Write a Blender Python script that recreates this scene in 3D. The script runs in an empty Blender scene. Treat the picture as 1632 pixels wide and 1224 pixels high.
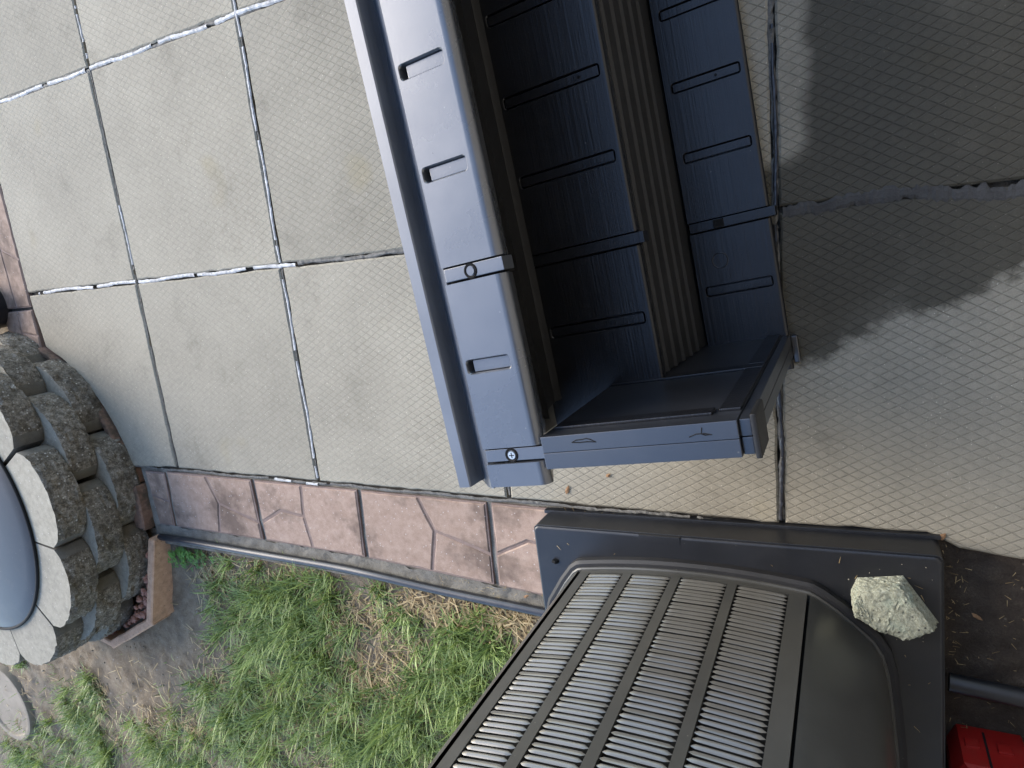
import bpy, bmesh, math, random
import numpy as np
from mathutils import Vector, Matrix
from mathutils.geometry import tessellate_polygon

random.seed(7); rng = np.random.default_rng(7)
scene = bpy.context.scene
COL = scene.collection
S = 0.72                      # one patio slab pitch in metres; all plan coordinates below are in slabs

# ------------------------------------------------------------------ camera, sky, sun, exposure
R = np.array([[0.8891244780573765, -0.10461172905260514, -0.44554915403782575],
              [0.0009645208336580696, -0.9730953987573492, 0.2304005525532368],
              [-0.45766443189170747, -0.20528451247451604, -0.8651020383280466]])
CAM = np.array([4.18981868293746, -2.0242725224413416, 2.1191109082992026])
cam = bpy.data.cameras.new('camera'); camo = bpy.data.objects.new('camera', cam); COL.objects.link(camo)
rb = (np.diag([1, -1, -1]) @ R).T
mw = Matrix.Identity(4)
for i in range(3):
    for j in range(3): mw[i][j] = rb[i, j]
    mw[i][3] = CAM[i] * S
camo.matrix_world = mw
cam.sensor_width = 36; cam.lens = 1040.573 / 1632 * 36; cam.clip_start = 0.02; cam.clip_end = 300
scene.camera = camo

SUN_EL, SUN_AZ = math.radians(29), math.radians(160)   # azimuth measured from +X, counter-clockwise
world = bpy.data.worlds.new('World'); scene.world = world; world.use_nodes = True
wn = world.node_tree; wn.nodes.clear()
sky = wn.nodes.new('ShaderNodeTexSky'); sky.sky_type = 'NISHITA'; sky.sun_disc = False
sky.sun_elevation = SUN_EL; sky.sun_rotation = math.pi / 2 - SUN_AZ
sky.air_density = 1.0; sky.dust_density = 1.0; sky.ozone_density = 2.0
bgn = wn.nodes.new('ShaderNodeBackground'); bgn.inputs[1].default_value = 0.15
wo = wn.nodes.new('ShaderNodeOutputWorld')
wn.links.new(sky.outputs[0], bgn.inputs[0]); wn.links.new(bgn.outputs[0], wo.inputs[0])
sl = bpy.data.lights.new('sun', 'SUN'); sl.energy = 1.2; sl.angle = math.radians(38); sl.color = (1, 0.90, 0.77)
so = bpy.data.objects.new('sun', sl); COL.objects.link(so)
sd = Vector((math.cos(SUN_EL) * math.cos(SUN_AZ), math.cos(SUN_EL) * math.sin(SUN_AZ), math.sin(SUN_EL)))
so.rotation_euler = sd.to_track_quat('Z', 'Y').to_euler(); so.location = (0, 0, 8)
scene.view_settings.view_transform = 'Standard'; scene.view_settings.look = 'None'
scene.view_settings.gamma = 1; scene.view_settings.use_curve_mapping = False
scene.view_settings.exposure = 2.0

# ------------------------------------------------------------------ material helpers
def mat(name):
    m = bpy.data.materials.new(name); m.use_nodes = True
    nt = m.node_tree; b = nt.nodes['Principled BSDF']
    return m, nt, b
class N:
    """tiny node-graph builder"""
    def __init__(s, nt): s.nt = nt
    def node(s, t, **kw):
        n = s.nt.nodes.new(t)
        for k, v in kw.items(): setattr(n, k, v)
        return n
    def inp(s, n, i, v):
        if v is None: return
        if hasattr(v, 'is_output'): s.nt.links.new(v, n.inputs[i])
        else: n.inputs[i].default_value = v
    def math(s, op, a, b=None, c=None, clamp=False):
        n = s.node('ShaderNodeMath', operation=op); n.use_clamp = clamp
        s.inp(n, 0, a); s.inp(n, 1, b); s.inp(n, 2, c); return n.outputs[0]
    def noise(s, vec, scale, detail=4, rough=0.55, dist=0):
        n = s.node('ShaderNodeTexNoise'); s.inp(n, 'Vector', vec)
        n.inputs['Scale'].default_value = scale; n.inputs['Detail'].default_value = detail
        n.inputs['Roughness'].default_value = rough; n.inputs['Distortion'].default_value = dist
        return n.outputs[0]
    def voro(s, vec, scale, feature='F1'):
        n = s.node('ShaderNodeTexVoronoi', feature=feature); s.inp(n, 'Vector', vec)
        n.inputs['Scale'].default_value = scale; return n
    def ramp(s, f, stops):
        n = s.node('ShaderNodeValToRGB'); s.inp(n, 0, f); e = n.color_ramp.elements
        while len(e) < len(stops): e.new(0.5)
        for el, (p, c) in zip(e, stops):
            el.position = p; el.color = (c[0], c[1], c[2], 1) if hasattr(c, '__len__') else (c, c, c, 1)
        return n.outputs[0]
    def mix(s, f, a, b, mode='MIX'):
        n = s.node('ShaderNodeMix', data_type='RGBA', blend_type=mode)
        s.inp(n, 0, f)
        for i, v in ((6, a), (7, b)):
            if not hasattr(v, 'is_output') and len(v) == 3: v = (*v, 1)
            s.inp(n, i, v)
        return n.outputs[2]
    def sstep(s, v, a, b):
        n = s.node('ShaderNodeMapRange', interpolation_type='SMOOTHSTEP'); n.clamp = True
        s.inp(n, 0, v); n.inputs[1].default_value = a; n.inputs[2].default_value = b; return n.outputs[0]
    def bump(s, h, strength, dist, prev=None):
        n = s.node('ShaderNodeBump'); s.inp(n, 'Height', h); n.inputs['Strength'].default_value = strength
        n.inputs['Distance'].default_value = dist; s.inp(n, 'Normal', prev); return n.outputs[0]
    def pos(s): return s.node('ShaderNodeNewGeometry').outputs['Position']
    def obj(s): return s.node('ShaderNodeTexCoord').outputs['Object']
    def mapv(s, v, scale=(1, 1, 1), rot=(0, 0, 0)):
        n = s.node('ShaderNodeMapping'); s.inp(n, 0, v); n.inputs['Scale'].default_value = scale
        n.inputs['Rotation'].default_value = rot; return n.outputs[0]
    def sep(s, v):
        n = s.node('ShaderNodeSeparateXYZ'); s.inp(n, 0, v); return n.outputs
    def rand(s): return s.node('ShaderNodeObjectInfo').outputs['Random']

# slabs: scored concrete, speckled aggregate, dirt in the scoring, a wet patch by the box
def make_slab_mat():
    m, nt, b = mat('scored_concrete'); n = N(nt); P = n.pos(); x, y, z = n.sep(P)
    wob = n.math('MULTIPLY', n.math('SUBTRACT', n.noise(P, 9, 3), 0.5), 0.004)
    grooves = []
    for a in (30, -30):
        ra = math.radians(a); nx, ny = -math.sin(ra), math.cos(ra)
        t = n.math('ADD', n.math('ADD', n.math('MULTIPLY', x, nx), n.math('MULTIPLY', y, ny)), wob)
        t = n.math('PINGPONG', n.math('ADD', t, 50.0), 0.0183 / 2)
        grooves.append(n.sstep(t, 0.0018, 0.0003))
    worn = n.sstep(n.noise(P, 2.8, 6, 0.62), 0.34, 0.60)
    worn2 = n.math('MULTIPLY_ADD', n.sstep(n.noise(P, 25, 4), 0.3, 0.6), 0.5, 0.5)
    lv = n.math('MULTIPLY', n.math('MULTIPLY_ADD', worn, 0.8, 0.3), worn2)
    ga = n.math('MULTIPLY', grooves[1], lv)
    gb = n.math('MULTIPLY', n.math('MULTIPLY', grooves[0], lv), n.math('MULTIPLY_ADD', n.sstep(n.noise(P, 4, 3), 0.35, 0.65), 0.6, 0.4))
    g = n.math('MAXIMUM', ga, gb)
    fine = n.noise(P, 420, 3, 0.7); mid = n.noise(P, 60, 5, 0.7); big = n.noise(P, 1.7, 6, 0.62)
    c = n.ramp(fine, [(0.25, (0.16, 0.155, 0.14)), (0.5, (0.33, 0.322, 0.29)), (0.78, (0.50, 0.49, 0.45))])
    c = n.mix(0.55, c, n.ramp(big, [(0.3, (0.20, 0.193, 0.17)), (0.62, (0.41, 0.40, 0.355))]))
    c = n.mix(0.3, c, n.ramp(mid, [(0.3, (0.22, 0.215, 0.195)), (0.7, (0.43, 0.42, 0.39))]))
    v = n.voro(P, 130); spk = n.sstep(v.outputs['Distance'], 0.2, 0.06)
    spk = n.math('MULTIPLY', spk, n.sstep(n.sep(v.outputs['Color'])[0], 0.72, 0.84))
    c = n.mix(n.math('MULTIPLY', spk, 0.85), c, (0.78, 0.77, 0.72))
    v2 = n.voro(P, 70); dk = n.math('MULTIPLY', n.sstep(v2.outputs['Distance'], 0.12, 0.02), n.sstep(n.sep(v2.outputs['Color'])[1], 0.86, 0.92))
    c = n.mix(n.math('MULTIPLY', dk, 0.6), c, (0.08, 0.075, 0.065))
    tint = n.math('MULTIPLY_ADD', n.rand(), 0.20, 0.90)
    # drips and yellowish spots
    ys = n.math('MULTIPLY', n.sstep(n.noise(P, 3.1, 2), 0.66, 0.76), 0.28)
    c = n.mix(ys, c, (0.30, 0.26, 0.14))
    gs = n.math('MULTIPLY', n.sstep(n.noise(P, 5.0, 8, 0.75), 0.52, 0.72), 0.45)
    c = n.mix(gs, c, (0.17, 0.16, 0.14))
    c = n.mix(n.math('MULTIPLY', g, n.math('MULTIPLY_ADD', n.sstep(x, 0.9, 3.0), 0.30, 0.14)), c, (0.085, 0.08, 0.07))
    c = n.mix(1.0, c, (0.775, 0.72, 0.62), 'MULTIPLY')
    hs = n.node('ShaderNodeHueSaturation'); n.inp(hs, 'Color', c); n.inp(hs, 'Value', tint); c = hs.outputs[0]
    # wet patch (has its own outline on the slabs)
    e1 = n.math('MULTIPLY', n.math('SUBTRACT', n.noise(P, 8, 7, 0.65), 0.5), 0.24)
    yy = n.math('SUBTRACT', y, n.math('MULTIPLY_ADD', x, 0.42, (-2.455 - 0.42 * 4.1) * S))
    w1 = n.sstep(n.math('ADD', yy, e1), -0.015, 0.028)
    e2 = n.math('MULTIPLY', n.math('SUBTRACT', n.noise(P, 11, 3, 0.5), 0.5), 0.05)
    ax = n.math('SUBTRACT', x, 4.085 * S); ay = n.math('SUBTRACT', -1.87 * S, y)
    w2 = n.sstep(n.math('ADD', n.math('SMOOTH_MAX', ax, ay, 0.06), e2), -0.016, 0.020)
    w0 = n.sstep(x, 3.6 * S, 3.7 * S)
    wet = n.math('MULTIPLY', n.math('MULTIPLY', w1, w2), w0)
    patch = n.math('MULTIPLY_ADD', n.sstep(n.noise(P, 5, 5, 0.6), 0.54, 0.70), -0.2, 1.0)
    wet = n.math('MULTIPLY', wet, patch)
    c = n.mix(wet, c, n.mix(1.0, c, (0.25, 0.246, 0.228), 'MULTIPLY'))
    n.inp(b, 'Base Color', c)
    n.inp(b, 'Roughness', n.math('MULTIPLY_ADD', wet, -0.2, 0.9))
    h = n.math('ADD', n.math('MULTIPLY', n.math('MAXIMUM', grooves[0], grooves[1]), -1.0), n.math('MULTIPLY', fine, 0.35))
    n.inp(b, 'Normal', n.bump(h, 0.5, 0.0025))
    b.inputs['Specular IOR Level'].default_value = 0.3
    return m
M_slab = make_slab_mat()

def rough_mat(name, stops, scale=40, fine=300, rough=0.9, bump=0.5, bdist=0.003, speck=None, dirt=None, spec=0.3, tint=0.0, coord='pos'):
    m, nt, b = mat(name); n = N(nt); P = n.pos() if coord == 'pos' else n.obj()
    a = n.noise(P, scale, 6, 0.65); f = n.noise(P, fine, 3, 0.7)
    t = n.math('ADD', n.math('MULTIPLY', a, 0.6), n.math('MULTIPLY', f, 0.4))
    DK = 0.68
    c = n.ramp(t, [(p_, tuple(q * DK for q in c_)) for p_, c_ in stops])
    if dirt:
        col, sc, lo, hi, amt = dirt; col = tuple(q * DK for q in col)
        c = n.mix(n.math('MULTIPLY', n.sstep(n.noise(P, sc, 6, 0.65), lo, hi), amt), c, col)
    if speck:
        col, sc, th, amt = speck; col = tuple(q * DK for q in col)
        v = n.voro(P, sc); k = n.math('MULTIPLY', n.sstep(v.outputs['Distance'], 0.3, 0.12), n.sstep(n.sep(v.outputs['Color'])[0], th, th + 0.06))
        c = n.mix(n.math('MULTIPLY', k, amt), c, col)
    if tint:
        hs = n.node('ShaderNodeHueSaturation'); n.inp(hs, 'Color', c)
        n.inp(hs, 'Value', n.math('MULTIPLY_ADD', n.rand(), 2 * tint, 1 - tint)); c = hs.outputs[0]
    n.inp(b, 'Base Color', c); b.inputs['Roughness'].default_value = rough
    b.inputs['Specular IOR Level'].default_value = spec
    if bump: n.inp(b, 'Normal', n.bump(t, bump, bdist))
    return m

def plastic_mat(name, col, rough=0.38, spec=0.8, streak=None, dust=0.0, dustcol=(0.2, 0.19, 0.17), bump=0.08, ior=1.5):
    m, nt, b = mat(name); n = N(nt); P = n.obj()
    c = (*col, 1)
    big = n.noise(P, 6, 5, 0.6); fine = n.noise(P, 250, 3, 0.6)
    c = n.mix(n.math('MULTIPLY', n.sstep(big, 0.35, 0.7), 0.35), c, tuple(v * 1.7 for v in col))
    if dust:
        c = n.mix(n.math('MULTIPLY', n.sstep(n.noise(P, 14, 8, 0.72), 0.48, 0.75), dust), c, dustcol)
        v = n.voro(P, 60); k = n.math('MULTIPLY', n.sstep(v.outputs['Distance'], 0.1, 0.03), n.sstep(n.sep(v.outputs['Color'])[0], 0.9, 0.95))
        c = n.mix(n.math('MULTIPLY', k, min(1, dust * 3)), c, (0.35, 0.33, 0.28))
    n.inp(b, 'Base Color', c); b.inputs['Specular IOR Level'].default_value = spec; b.inputs['IOR'].default_value = ior
    r = n.math('MULTIPLY_ADD', big, 0.16, rough - 0.08)
    n.inp(b, 'Roughness', r)
    h = n.math('MULTIPLY', fine, 0.4)
    if streak:   # drawn lines along the moulding
        st = n.noise(n.mapv(P, (streak, 1.6, streak) if True else None), 1.0, 4, 0.75)
        h = n.math('ADD', h, n.math('MULTIPLY', st, 1.4))
    n.inp(b, 'Normal', n.bump(h, bump, 0.004))
    return m

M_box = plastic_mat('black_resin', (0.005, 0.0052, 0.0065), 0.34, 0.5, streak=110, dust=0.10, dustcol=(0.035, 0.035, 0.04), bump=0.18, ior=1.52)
M_boxtop = plastic_mat('sky_lit_black_resin', (0.048, 0.052, 0.060), 0.28, 0.5, dust=0.12, dustcol=(0.07, 0.07, 0.078), bump=0.05, ior=2.05)  # same resin as the lower shelves, sky brightness put into the base colour
M_end = plastic_mat('end_panel_resin', (0.010, 0.011, 0.014), 0.34, 0.5, dust=0.08, dustcol=(0.04, 0.04, 0.045), bump=0.04, ior=1.95)
M_rail = plastic_mat('grey_rail_resin', (0.075, 0.084, 0.10), 0.34, 0.5, dust=0.12, dustcol=(0.12, 0.12, 0.125), bump=0.04, ior=1.8)
M_riser = plastic_mat('ribbed_resin', (0.016, 0.016, 0.0165), 0.5, 0.4, bump=0.05)
M_rib = plastic_mat('brown_black_resin', (0.009, 0.0085, 0.008), 0.5, 0.35, bump=0.05)
M_pad = plastic_mat('dark_pad_plastic', (0.009, 0.0098, 0.012), 0.40, 0.4, dust=0.08, dustcol=(0.08, 0.077, 0.072), bump=0.1, ior=1.6)
M_tube = plastic_mat('black_edging_plastic', (0.014, 0.0145, 0.018), 0.36, 0.6, dust=0.25, dustcol=(0.10, 0.09, 0.075), bump=0.08)
M_ac = plastic_mat('dark_bronze_paint', (0.050, 0.0495, 0.045), 0.34, 0.4, dust=0.10, dustcol=(0.14, 0.13, 0.11), bump=0.03)
M_louv = plastic_mat('louver_paint', (0.088, 0.085, 0.076), 0.26, 0.5, dust=0.75, dustcol=(0.135, 0.12, 0.097), bump=0.03, ior=1.65)
M_dark = plastic_mat('dark_interior', (0.008, 0.008, 0.008), 0.8, 0.2, bump=0)
M_pan = plastic_mat('matte_black_pan', (0.012, 0.012, 0.013), 0.6, 0.4, dust=0.1, dustcol=(0.06, 0.055, 0.05), bump=0.05)
M_lid = plastic_mat('lid_metal', (0.010, 0.011, 0.013), 0.32, 0.16, dust=0.25, dustcol=(0.07, 0.052, 0.04), bump=0.03)
M_red = plastic_mat('red_plastic', (0.24, 0.009, 0.007), 0.42, 0.4, dust=0.35, dustcol=(0.13, 0.05, 0.035), bump=0.05)
M_screw, _nt, _b = mat('screw_steel'); _b.inputs['Base Color'].default_value = (0.6, 0.58, 0.52, 1); _b.inputs['Metallic'].default_value = 1; _b.inputs['Roughness'].default_value = 0.35

M_seal = rough_mat('white_joint_sealant', [(0.3, (0.25, 0.245, 0.23)), (0.62, (0.80, 0.79, 0.77))], 30, 300, 0.7, 0.5)
M_rub = rough_mat('old_grey_sealant', [(0.3, (0.07, 0.066, 0.058)), (0.7, (0.26, 0.25, 0.225))], 60, 300, 0.7, 0.6)
M_mort = rough_mat('smeared_mortar', [(0.3, (0.045, 0.042, 0.038)), (0.7, (0.12, 0.115, 0.108))], 18, 300, 0.85, 0.6)
M_jdirt = rough_mat('joint_dirt', [(0.3, (0.04, 0.036, 0.03)), (0.7, (0.20, 0.18, 0.15))], 50, 400, 1, 0.8, 0.004)
M_paver = rough_mat('red_concrete_paver', [(0.25, (0.27, 0.175, 0.125)), (0.55, (0.45, 0.325, 0.25)), (0.8, (0.58, 0.455, 0.365))], 35, 380, 0.92, 0.5, 0.0025,
                    speck=((0.62, 0.56, 0.52), 110, 0.83, 0.8), dirt=((0.15, 0.105, 0.08), 4.5, 0.48, 0.66, 0.8), tint=0.13)
M_pavgroove = rough_mat('dirty_paver_groove', [(0.3, (0.20, 0.14, 0.115)), (0.7, (0.36, 0.27, 0.23))], 40, 380, 0.95, 0.5, 0.003)
M_terra = rough_mat('terracotta_brick', [(0.25, (0.42, 0.24, 0.14)), (0.55, (0.72, 0.45, 0.29)), (0.8, (0.84, 0.60, 0.44))], 45, 320, 0.92, 0.6, 0.003,
                    speck=((0.10, 0.08, 0.06), 90, 0.8, 0.6), dirt=((0.10, 0.085, 0.06), 12, 0.54, 0.74, 0.5), tint=0.05)
M_terrad = rough_mat('soiled_terracotta', [(0.25, (0.16, 0.09, 0.06)), (0.55, (0.34, 0.21, 0.15)), (0.8, (0.52, 0.35, 0.26))], 45, 320, 0.95, 0.6, 0.003, dirt=((0.09, 0.075, 0.055), 10, 0.40, 0.58, 0.85), tint=0.1)
M_blk = rough_mat('cast_wall_block', [(0.25, (0.20, 0.18, 0.135)), (0.5, (0.37, 0.335, 0.26)), (0.8, (0.52, 0.485, 0.39))], 40, 350, 0.95, 0.5, 0.003,
                  speck=((0.66, 0.64, 0.6), 90, 0.8, 0.6), dirt=((0.22, 0.20, 0.16), 8, 0.5, 0.75, 0.4), tint=0.05)
M_blkf = rough_mat('split_block_face', [(0.34, (0.055, 0.046, 0.034)), (0.5, (0.24, 0.21, 0.165)), (0.68, (0.56, 0.51, 0.43))], 60, 170, 0.97, 1.0, 0.010,
                   speck=((0.70, 0.66, 0.58), 70, 0.70, 0.85), dirt=((0.075, 0.062, 0.044), 14, 0.46, 0.66, 0.55), tint=0.08)  # dirtier split face, with some of the front's shade also in the colour
M_blks = rough_mat('shaded_block_side', [(0.25, (0.11, 0.10, 0.08)), (0.5, (0.19, 0.175, 0.145)), (0.8, (0.28, 0.26, 0.22))], 30, 300, 0.95, 0.4, 0.003, tint=0.05)  # darker copy of the cast block, shade of the sides put into the colour
M_rock = rough_mat('aggregate_rock', [(0.3, (0.20, 0.18, 0.12)), (0.48, (0.36, 0.37, 0.28)), (0.7, (0.64, 0.65, 0.52))], 150, 330, 0.9, 1.0, 0.004,
                   speck=((0.05, 0.05, 0.05), 90, 0.66, 0.95), dirt=((0.34, 0.44, 0.36), 9, 0.50, 0.68, 0.6))
M_lava = rough_mat('lava_stone', [(0.3, (0.24, 0.10, 0.065)), (0.7, (0.66, 0.37, 0.27))], 60, 300, 0.95, 0.8, 0.004, tint=0.35)
M_soil = rough_mat('packed_soil', [(0.3, (0.09, 0.064, 0.042)), (0.5, (0.28, 0.22, 0.15)), (0.7, (0.45, 0.375, 0.27))], 22, 200, 1, 1.0, 0.012,
                   speck=((0.46, 0.44, 0.41), 70, 0.92, 0.8), dirt=((0.22, 0.19, 0.15), 3.5, 0.42, 0.62, 0.7), spec=0.15)
M_dirt2 = rough_mat('dark_dirt', [(0.25, (0.03, 0.023, 0.018)), (0.55, (0.085, 0.068, 0.053)), (0.8, (0.19, 0.16, 0.13))], 30, 250, 1, 1.0, 0.010,
                    speck=((0.22, 0.19, 0.15), 80, 0.93, 0.8), spec=0.2)
M_ground = rough_mat('lawn_ground', [(0.3, (0.05, 0.06, 0.025)), (0.7, (0.11, 0.12, 0.05))], 8, 60, 1, 0.8, 0.02)
M_mstrip = rough_mat('mortar_haunch', [(0.25, (0.08, 0.07, 0.055)), (0.5, (0.25, 0.23, 0.19)), (0.8, (0.44, 0.41, 0.35))], 16, 260, 1, 0.9, 0.006)
M_stone = rough_mat('stepping_stone', [(0.3, (0.24, 0.20, 0.15)), (0.7, (0.42, 0.36, 0.28))], 8, 200, 0.95, 0.6, 0.004)
M_wall = rough_mat('render_wall', [(0.3, (0.30, 0.28, 0.25)), (0.7, (0.40, 0.38, 0.34))], 12, 160, 0.95, 0.5, 0.004)
M_soff = rough_mat('shade_soffit_paint', [(0.3, (0.26, 0.24, 0.22)), (0.7, (0.34, 0.32, 0.29))], 8, 100, 0.8, 0.1)
M_leaf_dry = rough_mat('dry_leaf', [(0.3, (0.26, 0.14, 0.07)), (0.7, (0.45, 0.27, 0.14))], 60, 200, 0.8, 0.3)

def blade_mat(name, dark, light, rough=0.45, sat=True):
    m, nt, b = mat(name); n = N(nt)
    at = n.node('ShaderNodeAttribute', attribute_name='tone'); f = at.outputs['Fac']
    n.inp(b, 'Base Color', n.ramp(f, [(0.0, dark), (1.0, light)])); b.inputs['Roughness'].default_value = rough
    b.inputs['Specular IOR Level'].default_value = 0.45
    tr = n.node('ShaderNodeBsdfTranslucent'); n.inp(tr, 0, n.ramp(f, [(0.0, dark), (1.0, light)]))
    mx = n.node('ShaderNodeMixShader'); mx.inputs[0].default_value = 0.3
    nt.links.new(b.outputs[0], mx.inputs[1]); nt.links.new(tr.outputs[0], mx.inputs[2])
    nt.links.new(mx.outputs[0], nt.nodes['Material Output'].inputs[0])
    return m
M_grass = blade_mat('grass_blade', (0.040, 0.085, 0.010), (0.36, 0.45, 0.13))
M_straw = blade_mat('dead_grass', (0.24, 0.165, 0.075), (0.56, 0.44, 0.24), 0.7)
M_clover = blade_mat('clover_leaf', (0.06, 0.15, 0.02), (0.17, 0.33, 0.06))

# ------------------------------------------------------------------ mesh helpers (plan units -> metres)
def tag(o, label=None, cat=None, group=None, kind=None):
    if label: o['label'] = label
    if cat: o['category'] = cat
    if group: o['group'] = group
    if kind: o['kind'] = kind
    return o
def mesh(name, verts, faces, mats, smooth=None, fm=None):
    me = bpy.data.meshes.new(name)
    me.from_pydata([tuple(float(c) * S for c in v) for v in verts], [], faces)
    for mm in (mats if isinstance(mats, (list, tuple)) else [mats]): me.materials.append(mm)
    if fm is not None: me.polygons.foreach_set('material_index', fm)
    bm = bmesh.new(); bm.from_mesh(me); bmesh.ops.recalc_face_normals(bm, faces=bm.faces); bm.to_mesh(me); bm.free()
    if smooth is not None:
        me.polygons.foreach_set('use_smooth', [True] * len(me.polygons)); me.set_sharp_from_angle(angle=math.radians(smooth))
    me.update(); return me
def link(name, me, parent=None, loc=(0, 0, 0), rot=(0, 0, 0)):
    o = bpy.data.objects.new(name, me); COL.objects.link(o)
    o.location = tuple(c * S for c in loc); o.rotation_euler = rot
    if parent is not None: o.parent = parent
    return o
def obj(name, verts, faces, mats, parent=None, smooth=None, loc=(0, 0, 0), rot=(0, 0, 0), fm=None):
    o = link(name, mesh(name, verts, faces, mats, smooth, fm), parent, loc, rot)
    if smooth is not None and smooth <= 40 and len(o.data.polygons) < 6000:
        wm = o.modifiers.new('weighted', 'WEIGHTED_NORMAL'); wm.keep_sharp = True; wm.weight = 90
    return o
def thing(name, label, cat, loc=(0, 0, 0), rotz=0, group=None):
    o = link(name, None, None, loc, (0, 0, rotz)); return tag(o, label, cat, group)

def area2(p): return sum(p[i][0] * p[(i + 1) % len(p)][1] - p[(i + 1) % len(p)][0] * p[i][1] for i in range(len(p)))
def offset(poly, d):
    """inset (d>0) of a CCW polygon by mitred vertex normals"""
    out = []; k = len(poly)
    for i in range(k):
        p0, p1, p2 = (np.array(poly[(i + j - 1) % k][:2], float) for j in range(3))
        a = p1 - p0; b = p2 - p1; a /= np.linalg.norm(a) + 1e-12; b /= np.linalg.norm(b) + 1e-12
        na = np.array([-a[1], a[0]]); nb = np.array([-b[1], b[0]]); nn = na + nb
        L = nn @ nn
        out.append(tuple(p1 + nn * (2 * d / max(L, 0.5))))
    return out
def block(poly, z0, z1, bev=0.006, zf=None):
    """prism with a chamfered top; returns verts, faces.  zf(x,y) optionally adds height to the top"""
    if area2(poly) < 0: poly = poly[::-1]
    k = len(poly); ins = offset(poly, bev); zf = zf or (lambda x, y: 0)
    v = [(p[0], p[1], z0) for p in poly] + [(p[0], p[1], z1 - bev * 0.8 + zf(*p[:2])) for p in poly] + [(p[0], p[1], z1 + zf(*p)) for p in ins]
    f = [tuple(range(k))[::-1]]
    for r in (0, 1):
        for i in range(k):
            j = (i + 1) % k; f.append((r * k + i, r * k + j, (r + 1) * k + j, (r + 1) * k + i))
    f.append(tuple(range(2 * k, 3 * k)))
    return v, f
def merge(parts):
    V, F = [], []
    for v, f in parts:
        o = len(V); V += list(v); F += [tuple(i + o for i in q) for q in f]
    return V, F
def boxvf(x0, x1, y0, y1, z0, z1, bev=0.004):
    """box chamfered on every edge via bmesh"""
    bm = bmesh.new(); bmesh.ops.create_cube(bm, size=1)
    for v in bm.verts:
        v.co = Vector((x0 + (v.co.x + .5) * (x1 - x0), y0 + (v.co.y + .5) * (y1 - y0), z0 + (v.co.z + .5) * (z1 - z0)))
    if bev: bmesh.ops.bevel(bm, geom=list(bm.edges), offset=bev, segments=2, affect='EDGES', profile=0.6)
    bm.verts.index_update()
    V = [tuple(v.co) for v in bm.verts]; F = [tuple(v.index for v in f.verts) for f in bm.faces]; bm.free()
    return V, F
def tube(path, r, seg=10, cap=True):
    P = [np.array(p, float) for p in path]; V, F = [], []
    for i, p in enumerate(P):
        t = P[min(i + 1, len(P) - 1)] - P[max(i - 1, 0)]; t /= np.linalg.norm(t)
        up = np.array([0, 0, 1.]) if abs(t[2]) < .9 else np.array([1., 0, 0])
        s = np.cross(t, up); s /= np.linalg.norm(s); u = np.cross(s, t)
        rr = r[i] if hasattr(r, '__len__') else r
        for k in range(seg):
            a = 2 * math.pi * k / seg; V.append(tuple(p + s * math.cos(a) * rr + u * math.sin(a) * rr))
    for i in range(len(P) - 1):
        for k in range(seg):
            a, b = i * seg + k, i * seg + (k + 1) % seg; F.append((a, b, b + seg, a + seg))
    if cap: F += [tuple(range(seg))[::-1], tuple(range((len(P) - 1) * seg, len(P) * seg))]
    return V, F
def lathe(prof, seg=48, cx=0, cy=0, a0=0, a1=2 * math.pi):
    V, F = [], []; full = abs(a1 - a0 - 2 * math.pi) < 1e-6; n = seg if full else seg + 1
    for k in range(n):
        a = a0 + (a1 - a0) * k / seg
        for r, z in prof: V.append((cx + r * math.cos(a), cy + r * math.sin(a), z))
    m = len(prof)
    for k in range(seg):
        for i in range(m - 1):
            a = k * m + i; b = ((k + 1) % n) * m + i; F.append((a, b, b + 1, a + 1))
    return V, F
def rough_edge(poly, step=0.05, amp=0.0025):
    """subdivide polygon edges and jitter them a little"""
    out = []; k = len(poly)
    for i in range(k):
        a, b = np.array(poly[i], float), np.array(poly[(i + 1) % k], float); L = np.linalg.norm(b - a); m = max(1, int(L / step))
        t = (b - a) / L; nn = np.array([-t[1], t[0]])
        for j in range(m):
            q = a + (b - a) * j / m
            if j: q = q + nn * rng.normal(0, amp)
            out.append(tuple(q))
    return out
def wob(x, y, s=1.0, seed=0.0):
    return (math.sin(x * 3.1 * s + seed) * math.cos(y * 2.7 * s + seed * 1.7) + 0.5 * math.sin(x * 7.3 * s + y * 5.1 * s + seed * 2.3) + 0.3 * math.sin(x * 17 * s - y * 13 * s + seed))

# ------------------------------------------------------------------ setting: ground, soil, patio
g = 60
tag(obj('ground', [(-g, -g, -0.11), (g, -g, -0.11), (g, g, -0.11), (-g, g, -0.11)], [(0, 1, 2, 3)], M_ground), kind='structure')
PIT = (-0.35, -3.215)
def soil_h(x, y):
    e = min(1.0, max(0.0, (-3.44 - y) / 0.12))
    return -0.045 + e * 0.010 * wob(x, y, 1.6, 1.0) + e * 0.006 * wob(x, y, 4.5, 3.0) + e * 0.004 * wob(x, y, 13.0, 2.0)
def grid(x0, x1, y0, y1, nx, ny, zf):
    V = [(x0 + (x1 - x0) * i / nx, y0 + (y1 - y0) * j / ny, 0) for j in range(ny + 1) for i in range(nx + 1)]
    V = [(x, y, zf(x, y)) for x, y, _ in V]
    F = [(j * (nx + 1) + i, j * (nx + 1) + i + 1, (j + 1) * (nx + 1) + i + 1, (j + 1) * (nx + 1) + i) for j in range(ny) for i in range(nx)]
    return V, F
tag(obj('lawn_soil', *grid(-4.5, 3.6, -7.5, -3.40, 230, 120, soil_h), M_soil, smooth=60), kind='structure')
tag(obj('lawn_soil', *grid(-4.5, 0.0, -3.398, 1.0, 40, 40, lambda x, y: -0.05 + 0.006 * wob(x, y, 2, 1)), M_soil, smooth=60), kind='structure')
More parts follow.
